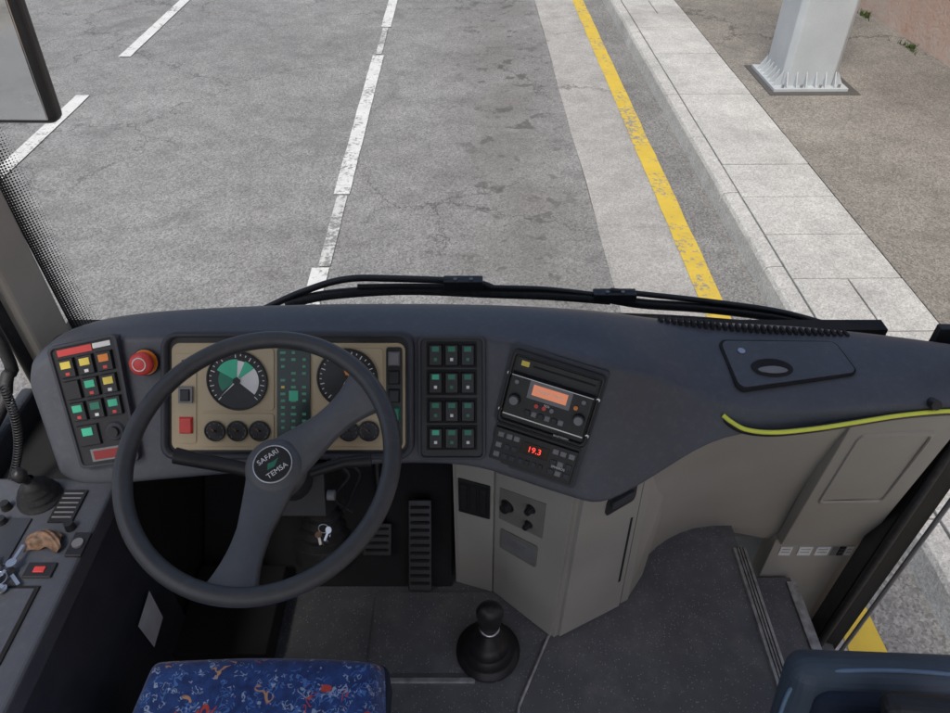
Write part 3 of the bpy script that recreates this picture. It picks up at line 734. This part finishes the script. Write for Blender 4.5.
s0=h+d*.12; P.tube([s0+V((-.03,0,0)),s0+V((-.09,.012,.008)),s0+V((-.17,.018,.024)),s0+V((-.195,.02,.03))],.012,BLK,12,.015)
s1=h+d*.12; P.tube([s1+V((.03,0,0)),s1+V((.10,.03,.0)),s1+V((.15,.035,-.0))],.009,BLK,10,.012)
P.tube(catmull([s1+V((.09,.04,.0)),s1+V((.12,.05,-.05)),s1+V((.10,.06,-.12)),s1+V((.07,.07,-.2))]),.0035,BLK,6)
P.tube(catmull([s1+V((.07,.04,.0)),s1+V((.10,.05,-.06)),s1+V((.06,.06,-.14)),s1+V((.08,.10,-.24))]),.003,RUB,6)
M=frame((-.40,1.12,1.17),(1,0,0),(0,.9,-.4))
P.lathe(M,[(.085,-.03),(.085,.02),(.065,.03),(.07,.045),(.054,.055),(.058,.07),(.044,.08),(.048,.095),(.033,.105),(.03,.18)],RUB)
P.done(bevel=.004)
P=Part('ignition_keys',sw)
kp=h+d*.36+V((.055,-.06,-.075))
for i in range(5):
    M=Matrix.Translation(kp+V((random.uniform(-.012,.012),random.uniform(-.008,.008),-.010*i)))@Matrix.Rotation(random.uniform(0,6),4,'Z')@Matrix.Rotation(.8+i*.3,4,'Y')
    P.box(M,(.012,0,0),(.022,.005,.0015),SIL); P.cyl(M,(0,0,0),.007,.0015,BRN if i%2 else SIL,14)
P.torus(Matrix.Translation(kp)@Matrix.Rotation(1.2,4,'X'),.010,.001,SIL,20,6)
P.done()
pd=empty('pedals'); P=Part('accelerator',pd)
Mp=frame((-.143,1.09,1.21),(1,0,0),(0.1,.62,.78))
P.box(Mp,(0,0,0),(.062,.24,.016),BLK)
for k in range(11): P.box(Mp,(0,-.10+k*.02,.010),(.05,.008,.006),BLKM)
P.done(bevel=.004)
P=Part('brake_pedal',pd); Mp=frame((-.255,1.10,1.22),(1,0,0),(0,.7,.7)); P.box(Mp,(0,0,0),(.075,.085,.014),BLK)
for k in range(4): P.box(Mp,(0,-.027+k*.018,.009),(.06,.007,.006),BLKM)
P.tube([Mp@V((0,0,-.01)),(-.255,1.2,1.3),(-.255,1.25,1.5)],.010,BLK); P.done(bevel=.004)
gl=empty('gear_lever'); P=Part('boot',gl); M=ident((.032,.855,1.105))
P.lathe(M,[(.078,0),(.078,.008),(.066,.012),(.062,.022),(.066,.028),(.052,.036),(.050,.044),(.054,.050),(.040,.058),(.036,.068),(.026,.080),(.018,.095)],BLK,40)
P.done()
P=Part('lever',gl); P.tube([(.032,.855,1.18),(.034,.853,1.225)],.013,ALU,16)
P.lathe(frame((.034,.853,1.215),(1,0,0),(0,1,0.05))@Matrix.Diagonal((1,.8,1,1)),[(.014,0),(.022,.006),(.026,.03),(.031,.065),(.032,.085),(.027,.100),(.015,.108),(0,.110)],BLK,28)
P.torus(ident((.034,.853,1.222)),.021,.004,SIL,24,8); P.done()
# ------------------------------------------------------------ seats
ds=empty('driver_seat')
P=Part('cushion',ds)
nx,ny=24,24; W,Dp=.47,.50; rows=[]
for j in range(ny+1):
    v=-1+2*j/ny; row=[]
    for i in range(nx+1):
        u=-1+2*i/nx
        k=1-.035*(u*u)*(v*v)*2
        x=u*W/2*k; y_=v*Dp/2*k
        edge=min(1,((1-abs(u)))/.16,((1-abs(v)))/.16); z=.06*math.sqrt(max(0,1-(1-edge)**2)) -.012*(1-u*u)*(1-v*v)+.008*abs(u)**2
        row.append(V((-.392+x,.415+y_,1.45+z+.0015*math.sin(9*u+3*v)*math.sin(7*v))))
    rows.append(row)
P.grid(rows,FAB); P.done(sub=1)
P=Part('cushion_side',ds); P.box(None,(-.392,.415,1.40),(.455,.485,.11),NAVY); P.done(bevel=.02,seg=4)
P=Part('seat_base',ds); P.box(None,(-.39,.40,1.23),(.34,.34,.25),BLK); P.done(bevel=.01)
gs=empty('guide_seat')
P=Part('backrest',gs); Mg=frame((.755,.585,1.445),(1,-.04,.0),(0,.25,1))
P.box(Mg,(0,-.05,0),(.38,.32,.08),TEAL); P.done(bevel=.039,seg=6)
P=Part('back_shell',gs); P.box(Mg,(0.01,-.07,.035),(.32,.29,.06),NAVY); P.done(bevel=.028,seg=5)
P=Part('trim',gs); P.tube(catmull([Mg@V(q) for q in ((-.187,-.15,.02),(-.187,.02,.02),(-.172,.068,.02),(-.13,.098,.02),(0,.108,.02),(.13,.098,.02),(.172,.068,.02),(.187,.02,.02))],6),.004,TRIMB); P.done()
P=Part('armrest',gs); P.box(frame((.735,.50,1.61),(1,-.1,.0),(0,1,.0)),(0,0,0),(.15,.05,.045),BLK); P.box(frame((.72,.46,1.52),(1,.1,0),(0,1,0)),(0,0,0),(.20,.08,.12),BLK); P.done(bevel=.02,seg=4)
P=Part('base',gs); P.box(None,(.70,.40,1.2),(.25,.2,.2),BLK); P.done(bevel=.01)
P=Part('paper_sheet'); P.add([(-.703,.76,1.40),(-.698,.83,1.42),(-.70,.83,1.31),(-.705,.77,1.29)],[(0,1,2,3)],PAP); P.done()

# ------------------------------------------------------------ light
W=bpy.data.worlds.new('World'); S.world=W; W.use_nodes=True; nt=W.node_tree
bg=nt.nodes['Background']; sky=nt.nodes.new('ShaderNodeTexSky'); sky.sky_type='NISHITA'; sky.sun_disc=False
el,az=60,200
sky.sun_elevation=math.radians(el); sky.sun_rotation=math.radians(az); sky.dust_density=4; sky.air_density=1.0
nt.links.new(sky.outputs[0],bg.inputs[0]); bg.inputs[1].default_value=.15
sl=bpy.data.lights.new('sun','SUN'); sl.energy=2.5; sl.angle=math.radians(20); sl.color=(1,.96,.9)
so=bpy.data.objects.new('sun',sl); COL.objects.link(so)
a=math.radians(az); dirv=V((math.sin(a)*math.cos(math.radians(el)),math.cos(a)*math.cos(math.radians(el)),math.sin(math.radians(el))))
so.rotation_euler=dirv.to_track_quat('Z','Y').to_euler()
cam=bpy.data.cameras.new('camera'); co=bpy.data.objects.new('camera',cam); COL.objects.link(co)
co.location=(0,0,2.8); co.rotation_euler=(math.radians(90-40.8),0,0); cam.sensor_width=36; cam.lens=714/950*36; cam.clip_end=1000; cam.clip_start=.05
S.camera=co
